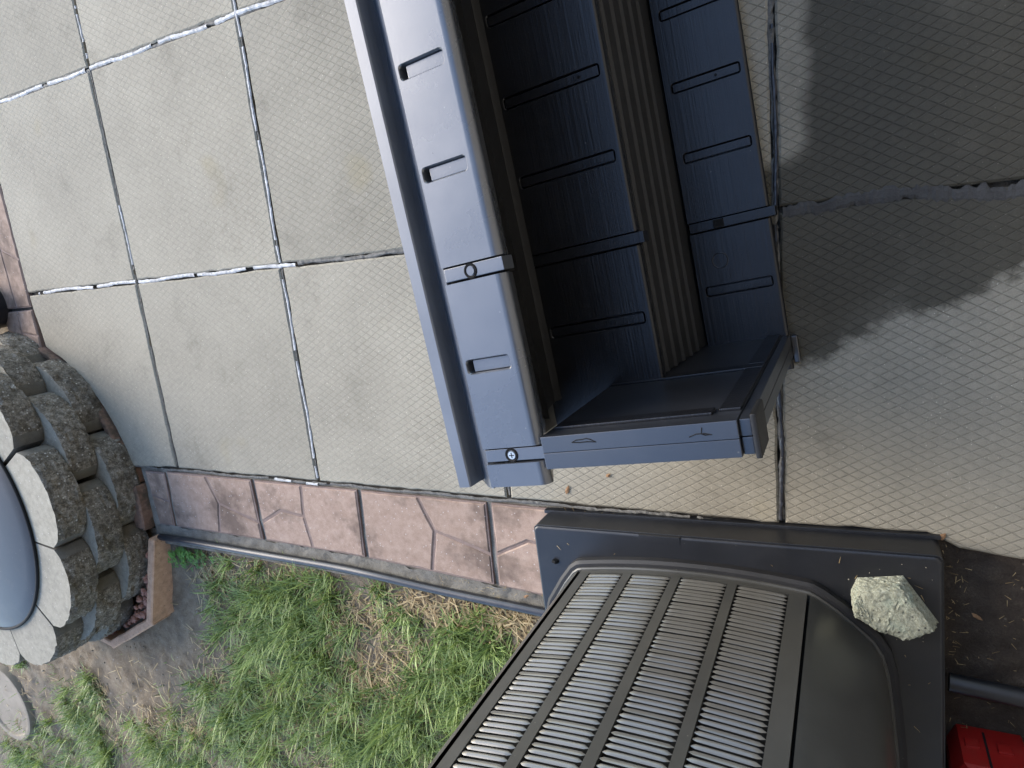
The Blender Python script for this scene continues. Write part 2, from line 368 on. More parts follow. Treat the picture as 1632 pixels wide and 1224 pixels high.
tag(obj('dirt_bed', *grid(3.10, 5.04, -5.2, -3.005, 90, 90, lambda x, y: -0.022 + 0.006 * wob(x, y, 4, 2) + 0.004 * wob(x, y, 15, 4)), M_dirt2, smooth=60), kind='structure')

patio = tag(obj('patio', *grid(0.0, 5.04, -3.02, 1.0, 2, 2, lambda x, y: -0.03), M_jdirt), kind='structure')
VX = [0.015, 1.0, 2.002, 3.0, 4.0, 5.02]; HY = [0.99, 0.0, -1.0, -2.002, -3.0]
GAP = 0.010
for i in range(5):
    for j in range(4):
        x0, x1 = VX[i] + (0 if i == 0 else GAP), VX[i + 1] - GAP; y1, y0 = HY[j] - GAP, HY[j + 1] + GAP
        if (i, j) == (0, 3):
            poly = [(x0, y1), (x0 + .012, -2.318), (0.20, -2.500), (0.40, -2.690), (0.545, -2.880), (0.645, -3.02 + GAP * 2), (x1, y0 + .003), (x1, y1)]
            poly = [(x0, y1)] + [(PIT[0] + 0.99 * math.cos(math.radians(a)), PIT[1] + 0.99 * math.sin(math.radians(a)) ) for a in (66, 58, 50, 42, 34, 26, 18, 12.3)] + [(x1, y0 + .003), (x1, y1)]
        else: poly = [(x0, y0), (x1, y0), (x1, y1), (x0, y1)]
        if i == 4 and j == 3:
            poly = [(x0, y0), (4.40, y0 + .012), (4.48, y0 - .030), (4.62, y0 - .045), (x1, y0 - .06), (x1, y1), (x0, y1)]
        poly = rough_edge(poly, 0.045, 0.0016)
        tz = rng.normal(0, 0.0012); ta, tb = rng.normal(0, 0.0012, 2)
        cx, cy = (x0 + x1) / 2, (y0 + y1) / 2
        v, f = block(poly, -0.06, 0.0, 0.007, lambda x, y: tz + ta * (x - cx) + tb * (y - cy))
        obj('slab', v, f, M_slab, patio)
def strip(pts, w, z, amp=0.3, step=0.012, cut=None):
    """irregular raised bead along a polyline; cut(t) False leaves a gap"""
    V, F = [], []; run = False; acc = 0
    P = [np.array(p, float) for p in pts]; tot = sum(np.linalg.norm(P[i + 1] - P[i]) for i in range(len(P) - 1)); ph = rng.uniform(0, 50)
    for i in range(len(P) - 1):
        d = P[i + 1] - P[i]; L = np.linalg.norm(d); t = d / L; nn = np.array([-t[1], t[0]]); m = max(2, int(L / step))
        for j in range(m):
            q = P[i] + d * j / m; s = (acc + L * j / m)
            on = cut(s / tot, q) if cut else True
            if on:
                wl = w * (1 + amp * (math.sin(s * 61 + ph) * .5 + rng.normal(0, .35))); wr = w * (1 + amp * (math.sin(s * 47 + ph * 2) * .5 + rng.normal(0, .35)))
                wl, wr = max(.0015, wl), max(.0015, wr)
                q = q + nn * w * 0.5 * math.sin(s * 13 + ph)
                zz = z + rng.normal(0, .0008); k = len(V)
                a, b, c = q + nn * wl, q, q - nn * wr
                V += [(a[0], a[1], z - .004), (b[0] + nn[0] * wl * .4, b[1] + nn[1] * wl * .4, zz), (b[0] - nn[0] * wr * .4, b[1] - nn[1] * wr * .4, zz), (c[0], c[1], z - .004)]
                if run: F += [(k - 4, k - 3, k + 1, k), (k - 3, k - 2, k + 2, k + 1), (k - 2, k - 1, k + 3, k + 2)]
            run = on
        acc += L
    return V, F
def patchy(dens, seed, fr=9.0):
    def c(s, q):
        x = q[0] * fr + q[1] * fr
        return math.sin(x * 1.7 + seed) * .5 + math.sin(x * 4.1 + seed * 2) * .35 + math.sin(x * 9.7 + seed * 3) * .25 < dens
    return c
beads = [strip([(0.03, -1), (2.98, -1)], .0085, .001, .3, cut=patchy(.75, 1)), strip([(0.12, -2.0), (2.1, -2.0)], .0082, .001, .28, cut=patchy(.75, 4)),
         strip([(1, 0.9), (1, -0.98)], .0055, .0, .3, cut=patchy(.1, 2)), strip([(1, -1.0), (1, -2.0)], .0055, .0, .3, cut=lambda s, q: -1.92 < q[1] < -1.62),
         strip([(2, 0.9), (2, -2.0)], .0068, .0005, .3, cut=patchy(.7, 6)), strip([(2, -2.0), (2, -2.99)], .0066, .0005, .3, cut=patchy(.7, 8)),
         strip([(1.6, -3.005), (2.2, -3.008)], .006, .002, .4, cut=lambda s, q: 1.72 < q[0] < 1.83 or 1.92 < q[0] < 2.0)]
for v, f in beads:
    if f: tag(obj('joint_sealant', v, f, M_seal, patio), kind='stuff')
for pts, w in (([(4, 0.9), (4, -2.99)], .010), ([(3, 0.9), (3, -2.99)], .006), ([(2.1, -2.0), (4.0, -2.0)], .009), ([(1, -1.0), (1, -2.99)], .004), ([(.1, -3.006), (4.4, -3.003)], .006), ([(0.03, -1), (2.98, -1)], .009), ([(2, 0.9), (2, -2.99)], .005)):
    tag(obj('joint_sealant', *strip(pts, w, -0.003, .5, cut=patchy(.9, 3)), M_rub, patio), kind='stuff')
tag(obj('joint_sealant', *strip([(4.004, -1.5), (4.001, -2.2), (4.004, -2.70), (4.0, -2.99)], .0055, .006, .5, cut=patchy(.8, 2)), M_tube, patio), kind='stuff')
tag(obj('mortar_smear', *strip([(4.02, -2.003), (4.25, -2.0), (4.45, -2.012), (4.95, -2.02)], .022, .0035, .55, .009), M_mort, patio), kind='stuff')

# red concrete pavers bordering the slabs; each has moulded cracks between three raised cells
PJT = [0.690, 0.879, 1.548, 2.228, 2.899, 3.57]; PJB = [0.715, 0.866, 1.556, 2.213, 2.892, 3.57]
pb = tag(obj('paver_border', *grid(0.66, 3.6, -3.47, -3.01, 60, 10, lambda x, y: -0.019 + .003 * wob(x, y, 9, 2)), M_mstrip), kind='structure')
def paver(cells, base, parent):
    v, f = block(base, -0.06, -0.0085, 0.002); parts = [(v, f)]; fm = [1] * len(f)
    for c in cells:
        v, f = block(rough_edge(c, .05, .0012), -0.02, -0.004 + rng.normal(0, .0006), 0.005); parts.append((v, f)); fm += [0] * len(f)
    V, F = merge(parts); return obj('paver', V, F, [M_paver, M_pavgroove], parent, fm=fm)
def inset_cells(cells, d=0.0062): return [offset(c if area2(c) > 0 else c[::-1], d) for c in cells]
ybot = lambda x: -3.345 - 0.045 * max(0, (x - 1.9) / 1.0) ** 1.3
for k in range(5):
    tl, tr, bl, br = PJT[k] + .011, PJT[k + 1] - .011, PJB[k] + .011, PJB[k + 1] - .011
    yt = -3.022 if k else -3.03; y0, y1 = ybot(bl), ybot(br)
    base = [(bl, y0), (br, y1), (tr, yt), (tl, yt)]
    ff = lambda a: tl + (tr - tl) * a
    if k in (1, 3):   # crack splits left half from two right pieces
        a, b, c, d = (ff(.48), yt), (ff(.585), -3.175), (ff(.52), (y0 + y1) / 2), (br * .55 + tr * .45, -3.252)
        cells = [[(bl, y0), c, b, a, (tl, yt)], [a, b, d, (tr, yt)], [c, (br, y1), d, b]]
    elif k in (2, 4):
        a, b, c, d, e = (ff(.485), yt), (ff(.46), -3.186), (ff(.50), (y0 + y1) / 2), (ff(.23), -3.170), ((tl + bl) / 2, -3.248)
        cells = [[e, d, b, a, (tl, yt)], [(bl, y0), c, b, d, e], [c, (br, y1), (tr, yt), a, b]]
    else:
        cells = [[((tl + bl) / 2, -3.17), ((tr + br) / 2, -3.20), (tr, yt), (tl, yt)], [(bl, y0), (br, y1), ((tr + br) / 2, -3.20), ((tl + bl) / 2, -3.17)]]
    paver(inset_cells(cells), base, pb)
lp = tag(obj('paver_border', *grid(-0.34, 0.012, -2.36, 0.9, 2, 4, lambda x, y: -0.03), M_jdirt), kind='structure')
for y0, y1 in ((-2.345, -2.092), (-2.076, -1.400), (-1.384, -0.70), (-0.684, 0.0), (0.016, 0.7)):
    x0, x1 = -0.315, -0.004; ym = (y0 + y1) / 2; yh = y1 - y0
    cells = [[(x0, y0), (x0 + .16, y0), (x0 + .15, ym), (x0 + .155, y1), (x0, y1)], [(x0 + .16, y0), (x1, y0), (x1, ym - .1 * yh), (x0 + .15, ym)], [(x0 + .15, ym), (x1, ym - .1 * yh), (x1, y1), (x0 + .155, y1)]]
    paver(inset_cells(cells, .004), [(x0, y0), (x1, y0), (x1, y1), (x0, y1)], lp)
# mortar haunch and black plastic lawn edging
ue = [(0.715, -3.405), (1.0, -3.402), (1.54, -3.405), (2.0, -3.410), (2.265, -3.416), (2.605, -3.440), (3.1, -3.455), (3.4, -3.47)]
def hz(x, y): return -0.016 + 0.008 * wob(x, y, 5, 1) * .6 + .004 * wob(x, y, 16, 2)
V, F = [], []
nx = 150
for i in range(nx + 1):
    x = 0.70 + 2.7 * i / nx; yb = ybot(x) - .006 + .010 * wob(x, 0, 4, 1); ye = np.interp(x, [p[0] for p in ue], [p[1] for p in ue]) - .012
    for j in range(6):
        y = yb + (ye - yb) * j / 5; V.append((x, y, hz(x, y) + (-.012 * j / 5)))
F = [(i * 6 + j, i * 6 + j + 1, i * 6 + j + 7, i * 6 + j + 6) for i in range(nx) for j in range(5)]
tag(obj('mortar_haunch', V, F, M_mstrip, smooth=60), kind='structure')
def smoothpath(pts, m=8):
    P = np.array(pts, float); t = np.arange(len(P)); tt = np.linspace(0, len(P) - 1, (len(P) - 1) * m + 1); out = []
    for q in tt:
        i = min(int(q), len(P) - 2); f = q - i
        p0, p1, p2, p3 = P[max(i - 1, 0)], P[i], P[i + 1], P[min(i + 2, len(P) - 1)]
        out.append(0.5 * ((2 * p1) + (-p0 + p2) * f + (2 * p0 - 5 * p1 + 4 * p2 - p3) * f ** 2 + (-p0 + 3 * p1 - 3 * p2 + p3) * f ** 3))
    return [tuple(p) for p in out]
le = thing('lawn_edging', 'long black plastic edging strip with rounded bead between red pavers and lawn', 'lawn edging', (0.715, -3.425, 0))
path = smoothpath([(x - .715, y - .017 + 3.425, 0.000 + .003 * math.sin(x * 9)) for x, y in ue])
obj('edging_bead', *tube(path, 0.019, 12), M_tube, le, smooth=50)
Vs = [(p[0], p[1] + s * .005, z) for p in path for s, z in ((1, -.012), (1, -.12), (-1, -.12), (-1, -.012))]
obj('edging_skirt', Vs, [(4 * i + j, 4 * i + (j + 1) % 4, 4 * i + 4 + (j + 1) % 4, 4 * i + 4 + j) for i in range(len(path) - 1) for j in range(4)], M_tube, le)

# ------------------------------------------------------------------ house wall behind the camera (shades the near paving)
hw = thing('house_wall', 'rendered house wall with concrete footing and added shading eave beside the condenser', 'wall', (5.06, -2, 0))
obj('wall_face', *boxvf(0.0, .3, -9, 9, -.1, 4.2, .004), M_wall, hw)
obj('footing', *boxvf(-.02, .0, -9, 9, -.1, .34, .004), M_mort, hw)
obj('shade_soffit', *boxvf(-1.1, .3, -9, .3, 4.2, 4.32, .004), M_soff, hw)  # unseen overhang, shaped to dim the near paving and clear the louver reflections

# ------------------------------------------------------------------ stepped black resin box
BX = math.radians(7.0)
bo = (4.04, -2.435, 0)
# local axes: x = w (towards the house), y = u (along the box, away from its end panel)
box = thing('storage_bench', 'open black resin storage bench with three stepped slotted shelves and an upright end panel', 'storage bench', bo, BX)
UEND = 1.93
def rrect(x0, x1, y0, y1, r, seg=4):
    out = []
    for cx, cy, a0 in ((x1 - r, y1 - r, 0), (x0 + r, y1 - r, 90), (x0 + r, y0 + r, 180), (x1 - r, y0 + r, 270)):
        for k in range(seg + 1):
            a = math.radians(a0 + 90 * k / seg); out.append((cx + r * math.cos(a), cy + r * math.sin(a)))
    return out
def tread(prof, wb, wf, z, y0, y1, slots, depth=0.03, bulge=0.0):
    """one moulded length of shelf: profile prof (x,z) runs from top back edge down and round to the top front edge"""
    bm = bmesh.new()
    def ring(pts, zz): return [bm.verts.new((p[0], p[1], zz)) for p in pts]
    A = [bm.verts.new((p[0], y0, p[1])) for p in prof]; B = [bm.verts.new((p[0], y1, p[1])) for p in prof]
    for i in range(len(prof) - 1): bm.faces.new((A[i], A[i + 1], B[i + 1], B[i]))
    bm.faces.new(A[::-1]); bm.faces.new(B)
    loops = [[A[0], A[-1], B[-1], B[0]]]
    for (sx0, sx1, sy0, sy1) in slots:
        o = ring(rrect(sx0, sx1, sy0, sy1, .009), z); i1 = ring(rrect(sx0 + .0025, sx1 - .0025, sy0 + .0025, sy1 - .0025, .0075), z - .0035)
        i2 = ring(rrect(sx0 + .003, sx1 - .003, sy0 + .003, sy1 - .003, .0075), z - depth)
        k = len(o)
        loops.append(o)
        for q in range(k):
            bm.faces.new((o[q], o[(q + 1) % k], i1[(q + 1) % k], i1[q])); bm.faces.new((i1[q], i1[(q + 1) % k], i2[(q + 1) % k], i2[q]))
        bm.faces.new(i2)
    flat = [v for l in loops for v in l]
    for t in tessellate_polygon([[v.co.xy.to_3d() for v in l] for l in loops]): bm.faces.new([flat[i] for i in t])
    bmesh.ops.remove_doubles(bm, verts=bm.verts, dist=1e-6)
    # soften the ends of each length
    bm.verts.index_update()
    V = [tuple(v.co) for v in bm.verts]; F = [tuple(v.index for v in f.verts) for f in bm.faces]; bm.free()
    return V, F
def arc(cx, cz, r, a0, a1, k=5):
    return [(cx + r * math.cos(math.radians(a0 + (a1 - a0) * i / k)), cz + r * math.sin(math.radians(a0 + (a1 - a0) * i / k))) for i in range(k + 1)]
SL = [0.237, 0.640, 0.842, 1.045, 1.450, 1.655]     # slots
ST = [0.036, 0.4335, 1.247]                          # cross strips with a fixing
HW = 0.0165
def shelf(name, z, wb, wf, r, drop, lean, slot_w, strips, plug_drop, m, plug_gap, first=True, front=0.014, insert_x=0.0):
    segs = []; ys = -0.035; marks = [s for s in strips]
    for s in marks: segs.append((ys, s - HW)); ys = s + HW
    segs.append((ys, UEND))
    parts = []
    prof = [(wb, z), (wb, z - .03), (wf - lean - .03, z - drop), (wf - lean, z - drop)] + arc(wf - r, z - r, r, 0, 90, 6) + [(wf - r - .002, z)]
    for (a, b) in segs:
        sl = [(slot_w[0], slot_w[1], q - HW, q + HW) for q in SL if a < q < b and q > 0.08]
        if z < .9: sl = [(slot_w[0], slot_w[1], q - HW, q + HW) for q in SL if a < q < b]
        aa, bb = a + .0015, b - .0015
        parts.append(tread(prof, wb, wf, z, aa, bb, sl, .03 if z > .9 else .014))
    V, F = merge(parts); sh = obj(name, V, F, m, box, smooth=35)
    # slot inserts (raised plugs inside the recesses)
    for q in SL:
        x0, x1 = slot_w
        if z > .9: v, f = boxvf(x0 + .013, x1 - .004, q - HW + .004, q + HW - .004, z - .03, z - .010, .0015)
        else: v, f = boxvf(x0 + .005, x1 - .005, q - HW + .0055, q + HW - .0055, z - .014, z - .0015, .0015)
        obj('slot_insert', v, f, m, sh, smooth=35)
        if z < .9:      # moulded tally marks in the insert
            pr = []
            xa = x0 + (x1 - x0) * rng.uniform(.45, .6)
            for t in range(14):
                xx = xa + t * .0072
                if xx < x1 - .015 and rng.random() < .8: pr.append(boxvf(xx, xx + .0022, q - .0065, q + rng.uniform(.001, .0065), z - .0018, z - .0006, 0))
            if pr: obj('moulded_mark', *merge(pr), m, sh)
    for s in marks:
        v, f = boxvf(wb + .002, wf + front, s - HW + .0035, s + HW - .002, z - .05, z - .004, .002); obj('cross_strip', v, f, m, sh, smooth=35)
        v, f = boxvf(wb + .001, wf - .012, s - HW - .001, s + HW + .001, z - .07, z - .022, 0); obj('strip_bed', v, f, M_dark, sh)
    return sh
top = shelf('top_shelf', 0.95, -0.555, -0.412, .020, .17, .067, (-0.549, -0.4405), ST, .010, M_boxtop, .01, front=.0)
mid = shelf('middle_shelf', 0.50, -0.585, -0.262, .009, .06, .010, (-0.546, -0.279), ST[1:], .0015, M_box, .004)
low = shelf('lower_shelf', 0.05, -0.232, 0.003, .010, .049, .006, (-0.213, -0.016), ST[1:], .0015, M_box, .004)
# fixings in the strips
def disc(x, y, z, r, h, seg=16):
    V = [(x + r * math.cos(2 * math.pi * k / seg), y + r * math.sin(2 * math.pi * k / seg), zz) for zz in (z, z + h) for k in range(seg)]
    return V, [(k, (k + 1) % seg, seg + (k + 1) % seg, seg + k) for k in range(seg)] + [tuple(range(seg, 2 * seg))]
for s in ST:
    v, f = lathe([(.009, .9455), (.0135, .9475), (.0135, .9462), (.016, .9462)], 18, -0.489, s); obj('screw_cup', v, f, M_dark, top, smooth=40)
    v, f = disc(-0.488, s, .9462, .0085, .0028); obj('screw', v, f, M_screw if s < .1 else M_boxtop, top)
    if s < .1:
        obj('screw_slot', *merge([boxvf(-.494, -.482, s - .0009, s + .0009, .949, .9495, 0), boxvf(-.4889, -.4871, s - .006, s + .006, .949, .9495, 0)]), M_dark, top)
obj('clip', *merge([boxvf(-.158, -.128, .422, .446, .048, .0525, .002)] + [boxvf(-.153 + t * .006, -.150 + t * .006, .432, .438, .0525, .0545, 0) for t in range(4)]), M_dark, low)
for x, y, z, sh in ((-.085, .842, .0488, low), (-.335, .842, .4988, mid)):
    obj('drain_hole', *disc(x, y, z, .0042, .0006), M_dark, sh)
obj('moulded_ring', *lathe([(.021, .0502), (.0225, .0512), (.024, .0502)], 28, -.155, .325), M_box, low, smooth=60)
# risers
def extr(prof, y0, y1, closed=True):
    k = len(prof); V = [(p[0], y, p[1]) for y in (y0, y1) for p in prof]
    F = [(i, (i + 1) % k, k + (i + 1) % k, k + i) for i in range(k if closed else k - 1)]
    if closed: F += [tuple(range(k))[::-1], tuple(range(k, 2 * k))]
    return V, F
pr = [(-.46, .79), (-.4985, .765), (-.4985, .752), (-.492, .750), (-.505, .70), (-.523, .61), (-.518, .600), (-.514, .585), (-.523, .575), (-.548, .535), (-.556, .502), (-.60, .502), (-.56, .79)]
obj('upper_riser', *extr(pr, 0.07, UEND), M_rib, box, smooth=30)
pr = [(-.268, .455)]
for k in range(5):
    zc = .385 - k * .068; xx = lambda z: -.270 + (.42 - z) / .37 * .036
    pr += [(xx(zc + .03) - .006, zc + .030), (xx(zc + .022), zc + .022), (xx(zc + .014), zc + .016), (xx(zc) - .007, zc + .010), (xx(zc - .02) - .008, zc - .02)]
pr += [(-.240, .03), (-.240, .002), (-.31, .002), (-.31, .455)]
obj('ribbed_riser', *extr(pr, 0.074, UEND), M_riser, box, smooth=25)
obj('back_wall', *boxvf(-.640, -.60, -.03, UEND, 0.0, .86, .004), M_box, box)
# long gutter-like rail along the back edge
gx = lambda a: a
rail = [(-.640, .947), (-.638, .950), (-.611, .950), (-.608, .947), (-.606, .915), (-.602, .902), (-.595, .905), (-.585, .917), (-.572, .929), (-.5605, .934), (-.5585, .93), (-.5585, .87), (-.637, .87)]
Vr, Fr = extr(rail, -.03, UEND)
Vr = [(x, y - (.028 * (x + .56) / -.06 * 0 + (.012 if x > -.6 and y < 0 else 0)), z) for x, y, z in Vr]
obj('edge_rail', Vr, Fr, M_rail, box, smooth=30)
# end panels: two moulded half shells with a seam between
def end_panel(y0, inner):
    ep = obj('end_panel', *boxvf(-.412, -.018, y0, y0 + .0350, .004, .95, .0022), M_end, box, smooth=35)
    obj('half_shell', *boxvf(-.412, -.018, y0 + .0353, y0 + .0703, .004, .9495, .0022), M_end, ep, smooth=35)
    obj('front_edge', *merge([boxvf(-.0175, .004, y0 + .001, y0 + .0345, .004, .938, .003), boxvf(-.0175, .004, y0 + .0357, y0 + .0685, .004, .938, .003)]), M_end, ep, smooth=35)
    obj('corner_cap', *boxvf(.0045, .016, y0 - .004, y0 + .080, .845, .952, .004), M_rib, ep, smooth=35)
    obj('foot', *boxvf(.004, .022, y0 - .02, y0 + .062, .0, .028, .004), M_end, ep, smooth=35)
    fi = y0 + .0703 if inner > 0 else y0
    a, b = (fi, fi + .006) if inner > 0 else (fi - .006, fi)
    fr = [boxvf(-.40, -.02, a, b, .46, .505, .002), boxvf(-.06, -.02, a, b, .06, .455, .002), boxvf(-.06, -.02, a, b, .51, .88, .002), boxvf(-.40, -.07, a, b, .86, .90, .002)]
    obj('inner_frame', *merge(fr), M_box, ep, smooth=35)
    # thin moulding scars on the top edge
    for cx, cy, kind in ((-.315, .052, 0), (-.085, .050, 1)):
        pts = [(-.028, .002), (-.018, .006), (-.004, .0065), (.004, .008), (.012, .0055), (.024, -.001), (.006, .001), (-.010, .0005), (-.028, .002)] if kind == 0 else [(-.022, -.004), (-.008, .0005), (.006, .0005), (.020, -.003), (.008, -.003), (.001, .000), (.0035, .012)]
        obj('moulded_mark', *tube([(cx + px, y0 + cy + py, .9500) for px, py in pts], .0011, 5), M_dark, ep)
    return ep
end_panel(0.0, 1); end_panel(UEND - .005, -1)

# ------------------------------------------------------------------ condenser pad and condenser
a, b = np.array([3.158, -3.030]), np.array([4.428, -2.990]); ex = (b - a); L = np.linalg.norm(ex); ex /= L; pang = math.atan2(ex[1], ex[0])
pad = thing('condenser_pad', 'dark square plastic pad with thick rim under the condenser', 'equipment pad', (a[0], a[1], 0), pang)
v, f = block([(0, 0), (L, 0), (L, -1.30), (0, -1.30)], -.02, .132, .010)
PADZ = .132
padb = obj('pad_body', *merge([block(rrect(0, L, -1.30, 0, .02), -.02, .120, .001), block(rrect(.004, L - .004, -1.296, -.004, .02), .118, PADZ, .008)]), M_pad, pad, smooth=40)
obj('moulded_tab', *boxvf(.40, .54, -.028, -.0025, .1, PADZ + .0015, .002), M_pad, pad, smooth=40)
obj('pad_flange', *boxvf(-.003, L + .004, -.004, .010, -.02, .012, .003), M_pad, pad, smooth=40)
obj('hose_stub', *tube([(.085, -.135, PADZ), (.078, -.132, PADZ + .008), (.07, -.13, PADZ + .006)], .008, 8), M_dark, pad, smooth=40)

AX, AY = 3.76, -3.72
ac = thing('air_conditioner', 'dark bronze outdoor air conditioner condenser with four columns of louvers', 'air conditioner', (AX, AY, 0))
P0, P1 = np.array([3.357, -3.160]), np.array([4.081, -3.134])
Z0, Z1 = .172, 1.30
def front(t):           # gently bowed front line
    p = P0 + (P1 - P0) * t; nn = np.array([-(P1 - P0)[1], (P1 - P0)[0]]); nn /= np.linalg.norm(nn)
    return p + nn * 0.026 * 4 * t * (1 - t)
loc = lambda p, z: (p[0] - AX, p[1] - AY, z)
FN = 24
fpts = [front(i / FN) for i in range(FN + 1)]
right = [(4.089, -3.136), (4.112, -3.148), (4.16, -3.182), (4.215, -3.228), (4.252, -3.264), (4.276, -3.305), (4.292, -3.37), (4.305, -3.48), (4.318, -3.62), (4.328, -3.80), (4.33, -4.00), (4.30, -4.14), (4.22, -4.23)]
left = [(3.28, -4.23), (3.21, -4.14), (3.185, -4.0), (3.19, -3.60), (3.205, -3.42), (3.235, -3.315), (3.29, -3.225), (3.325, -3.178), (3.343, -3.164)]
outline = [tuple(p) for p in fpts] + right + left
# columns of louvers
COLS = [(.048, .222), (.262, .448), (.488, .690), (.728, .932)]
NR = 52; PITCH = (1.245 - .195) / NR
def slat_mesh(w, tilt, name):
    V, F = [], []; nx = 13; prof = [(0.0, 1.0), (.45, .87), (.85, .69), (1.0, .58), (.98, .54), (.80, .54)]
    for i in range(nx + 1):
        t = i / nx; e = min(1, min(t, 1 - t) / .07); e = e * e * (3 - 2 * e); bow = .78 + .22 * math.sin(math.pi * t)
        for d, h in prof: V.append(((t - .5) * w, 0.0058 * tilt * d * e * bow + .0005, (.70 + (h - .70) * (.25 + .75 * e) * (.8 + .2 * bow)) * PITCH))
    m = len(prof); F = [(i * m + j, i * m + j + 1, (i + 1) * m + j + 1, (i + 1) * m + j) for i in range(nx) for j in range(m - 1)]
    return mesh(name, V, F, M_louv, smooth=70)
lp_ = obj('louver_panel', [], [], M_ac, ac)
parts = []
edges = [0.0] + [v for c in COLS for v in c] + [1.0]
def pstrip(t0, t1, z0, z1, dep=.006, m=4):
    V, F = [], []
    nn = np.array([-(P1 - P0)[1], (P1 - P0)[0]]); nn /= np.linalg.norm(nn)
    for i in range(m + 1):
        p = front(t0 + (t1 - t0) * i / m)
        for q, z in ((p, z0), (p, z1), (p - nn * dep, z1), (p - nn * dep, z0)): V.append(loc(q, z))
    for i in range(m):
        for j in range(4): F.append((4 * i + j, 4 * i + (j + 1) % 4, 4 * i + 4 + (j + 1) % 4, 4 * i + 4 + j))
    F += [(0, 1, 2, 3), (4 * m, 4 * m + 1, 4 * m + 2, 4 * m + 3)]
    return V, F
for k in range(0, len(edges), 2): parts.append(pstrip(edges[k], edges[k + 1], .195, 1.245, .012))
parts += [pstrip(0, 1, Z0, .1945, .012, 20), pstrip(0, 1, 1.2455, Z1, .012, 20)]
V, F = merge(parts); lp_.data = mesh('louver_panel', V, F, M_ac, smooth=40)
slats = []
for (t0, t1) in COLS:
    pa, pc = front(t0), front(t1); w = np.linalg.norm(pc - pa) - .002; ang = math.atan2(*(pc - pa)[::-1]); mid_ = (pa + pc) / 2
    mid_ = (mid_ + front((t0 + t1) / 2)) / 2 - np.array([0, .004])
    mA = slat_mesh(w, 1.0, 'louver'); mB = slat_mesh(w, .70, 'louver')
    for r in range(NR):
        o = link('louver', mB if r % 4 == 3 else mA, lp_, (*loc(mid_, 0)[:2], .195 + r * PITCH), (rng.normal(0, .025), 0, ang + rng.normal(0, .004)))
# casing, corner panel
def wallstrip(pts, z0, z1):
    V = [loc(p, z) for p in pts for z in (z0, z1)]; return V, [(2 * i, 2 * i + 1, 2 * i + 3, 2 * i + 2) for i in range(len(pts) - 1)]
cp = smoothpath(right, 5)
obj('corner_panel', *wallstrip(cp, Z0, Z1), M_ac, ac, smooth=50)
obj('side_casing', *wallstrip([cp[-1]] + smoothpath(left, 5), Z0, Z1), M_ac, ac, smooth=50)
inner = offset([tuple(p) for p in outline][::-1] if area2(outline) < 0 else outline, .022)
obj('coil', *wallstrip(inner + [inner[0]], Z0, Z1 - .01), M_dark, ac)
ccw = outline[::-1] if area2(outline) < 0 else outline
ccw = [q for i, q in enumerate(ccw) if np.linalg.norm(np.array(q) - np.array(ccw[i - 1])) > .004]
v, f = block([loc(p, 0)[:2] for p in offset(ccw, -.030)], PADZ + .001, .165, .010); obj('base_pan', v, f, M_pan, ac, smooth=30)
v, f = block([loc(p, 0)[:2] for p in offset(ccw, -.008)], .164, Z0 + .002, .004); obj('base_lip', v, f, M_ac, ac, smooth=30)
v, f = block([loc(p, 0)[:2] for p in offset(ccw, -.012)], Z1 - .002, Z1 + .05, .02); obj('top_cover', v, f, M_ac, ac, smooth=30)
fg = [lathe([(r - .004, Z1 + .052), (r, Z1 + .058), (r + .004, Z1 + .052)], 40) for r in np.linspace(.06, .42, 10)]
fg += [tube([(.05 * math.cos(a), .05 * math.sin(a), Z1 + .054), (.43 * math.cos(a), .43 * math.sin(a), Z1 + .054)], .004, 6) for a in np.linspace(0, 2 * math.pi, 9)[:-1]]
obj('fan_guard', *merge(fg), M_dark, ac, smooth=40)

# ------------------------------------------------------------------ concrete chunk on the pad
def chunk(outline_, z0, z1, seed, tops=None):
    bm = bmesh.new()
    k = len(outline_); c = np.mean(np.array(outline_), axis=0)
    lo = [bm.verts.new((*(c + (np.array(p) - c) * s), z0)) for p, s in zip(outline_, [1.0] * k)]
    hi = [bm.verts.new((*(c + (np.array(p) - c) * .90), z1 + (tops[i] if tops else 0))) for i, p in enumerate(outline_)]
    bm.faces.new(lo[::-1]); bm.faces.new(hi)
    for i in range(k): bm.faces.new((lo[i], lo[(i + 1) % k], hi[(i + 1) % k], hi[i]))
    bmesh.ops.triangulate(bm, faces=bm.faces)
    for _ in range(4): bmesh.ops.subdivide_edges(bm, edges=bm.edges, cuts=1, use_grid_fill=True)
    for _ in range(3): bmesh.ops.smooth_vert(bm, verts=[v for v in bm.verts if v.co.z > z0 + .003], factor=.5, use_axis_x=True, use_axis_y=True, use_axis_z=True)
    r = np.random.default_rng(seed)
    bm.normal_update()
    for v in bm.verts:
        p = v.co; d = .0016 * wob(p.x * 22, p.y * 22, 1, p.z * 60) + r.normal(0, .0013)
        if p.z > z0 + .004: v.co = p + v.normal * d
    bm.verts.index_update(); V = [tuple(v.co) for v in bm.verts]; F = [tuple(v.index for v in f.verts) for f in bm.faces]; bm.free(); return V, F
rk = [(4.198, -3.122), (4.214, -3.080), (4.330, -3.056), (4.420, -3.190), (4.338, -3.232), (4.262, -3.206), (4.200, -3.168)]
v, f = chunk([(p[0] - 4.3, p[1] + 3.14) for p in rk], 0, .070, 3, [.004, 0, -.004, -.012, 0, .004, .002])
tag(obj('rock', v, f, M_rock, None, smooth=45, loc=(4.3, -3.14, PADZ + .002)), 'speckled concrete chunk with greenish edge lying on the black pad', 'rock')

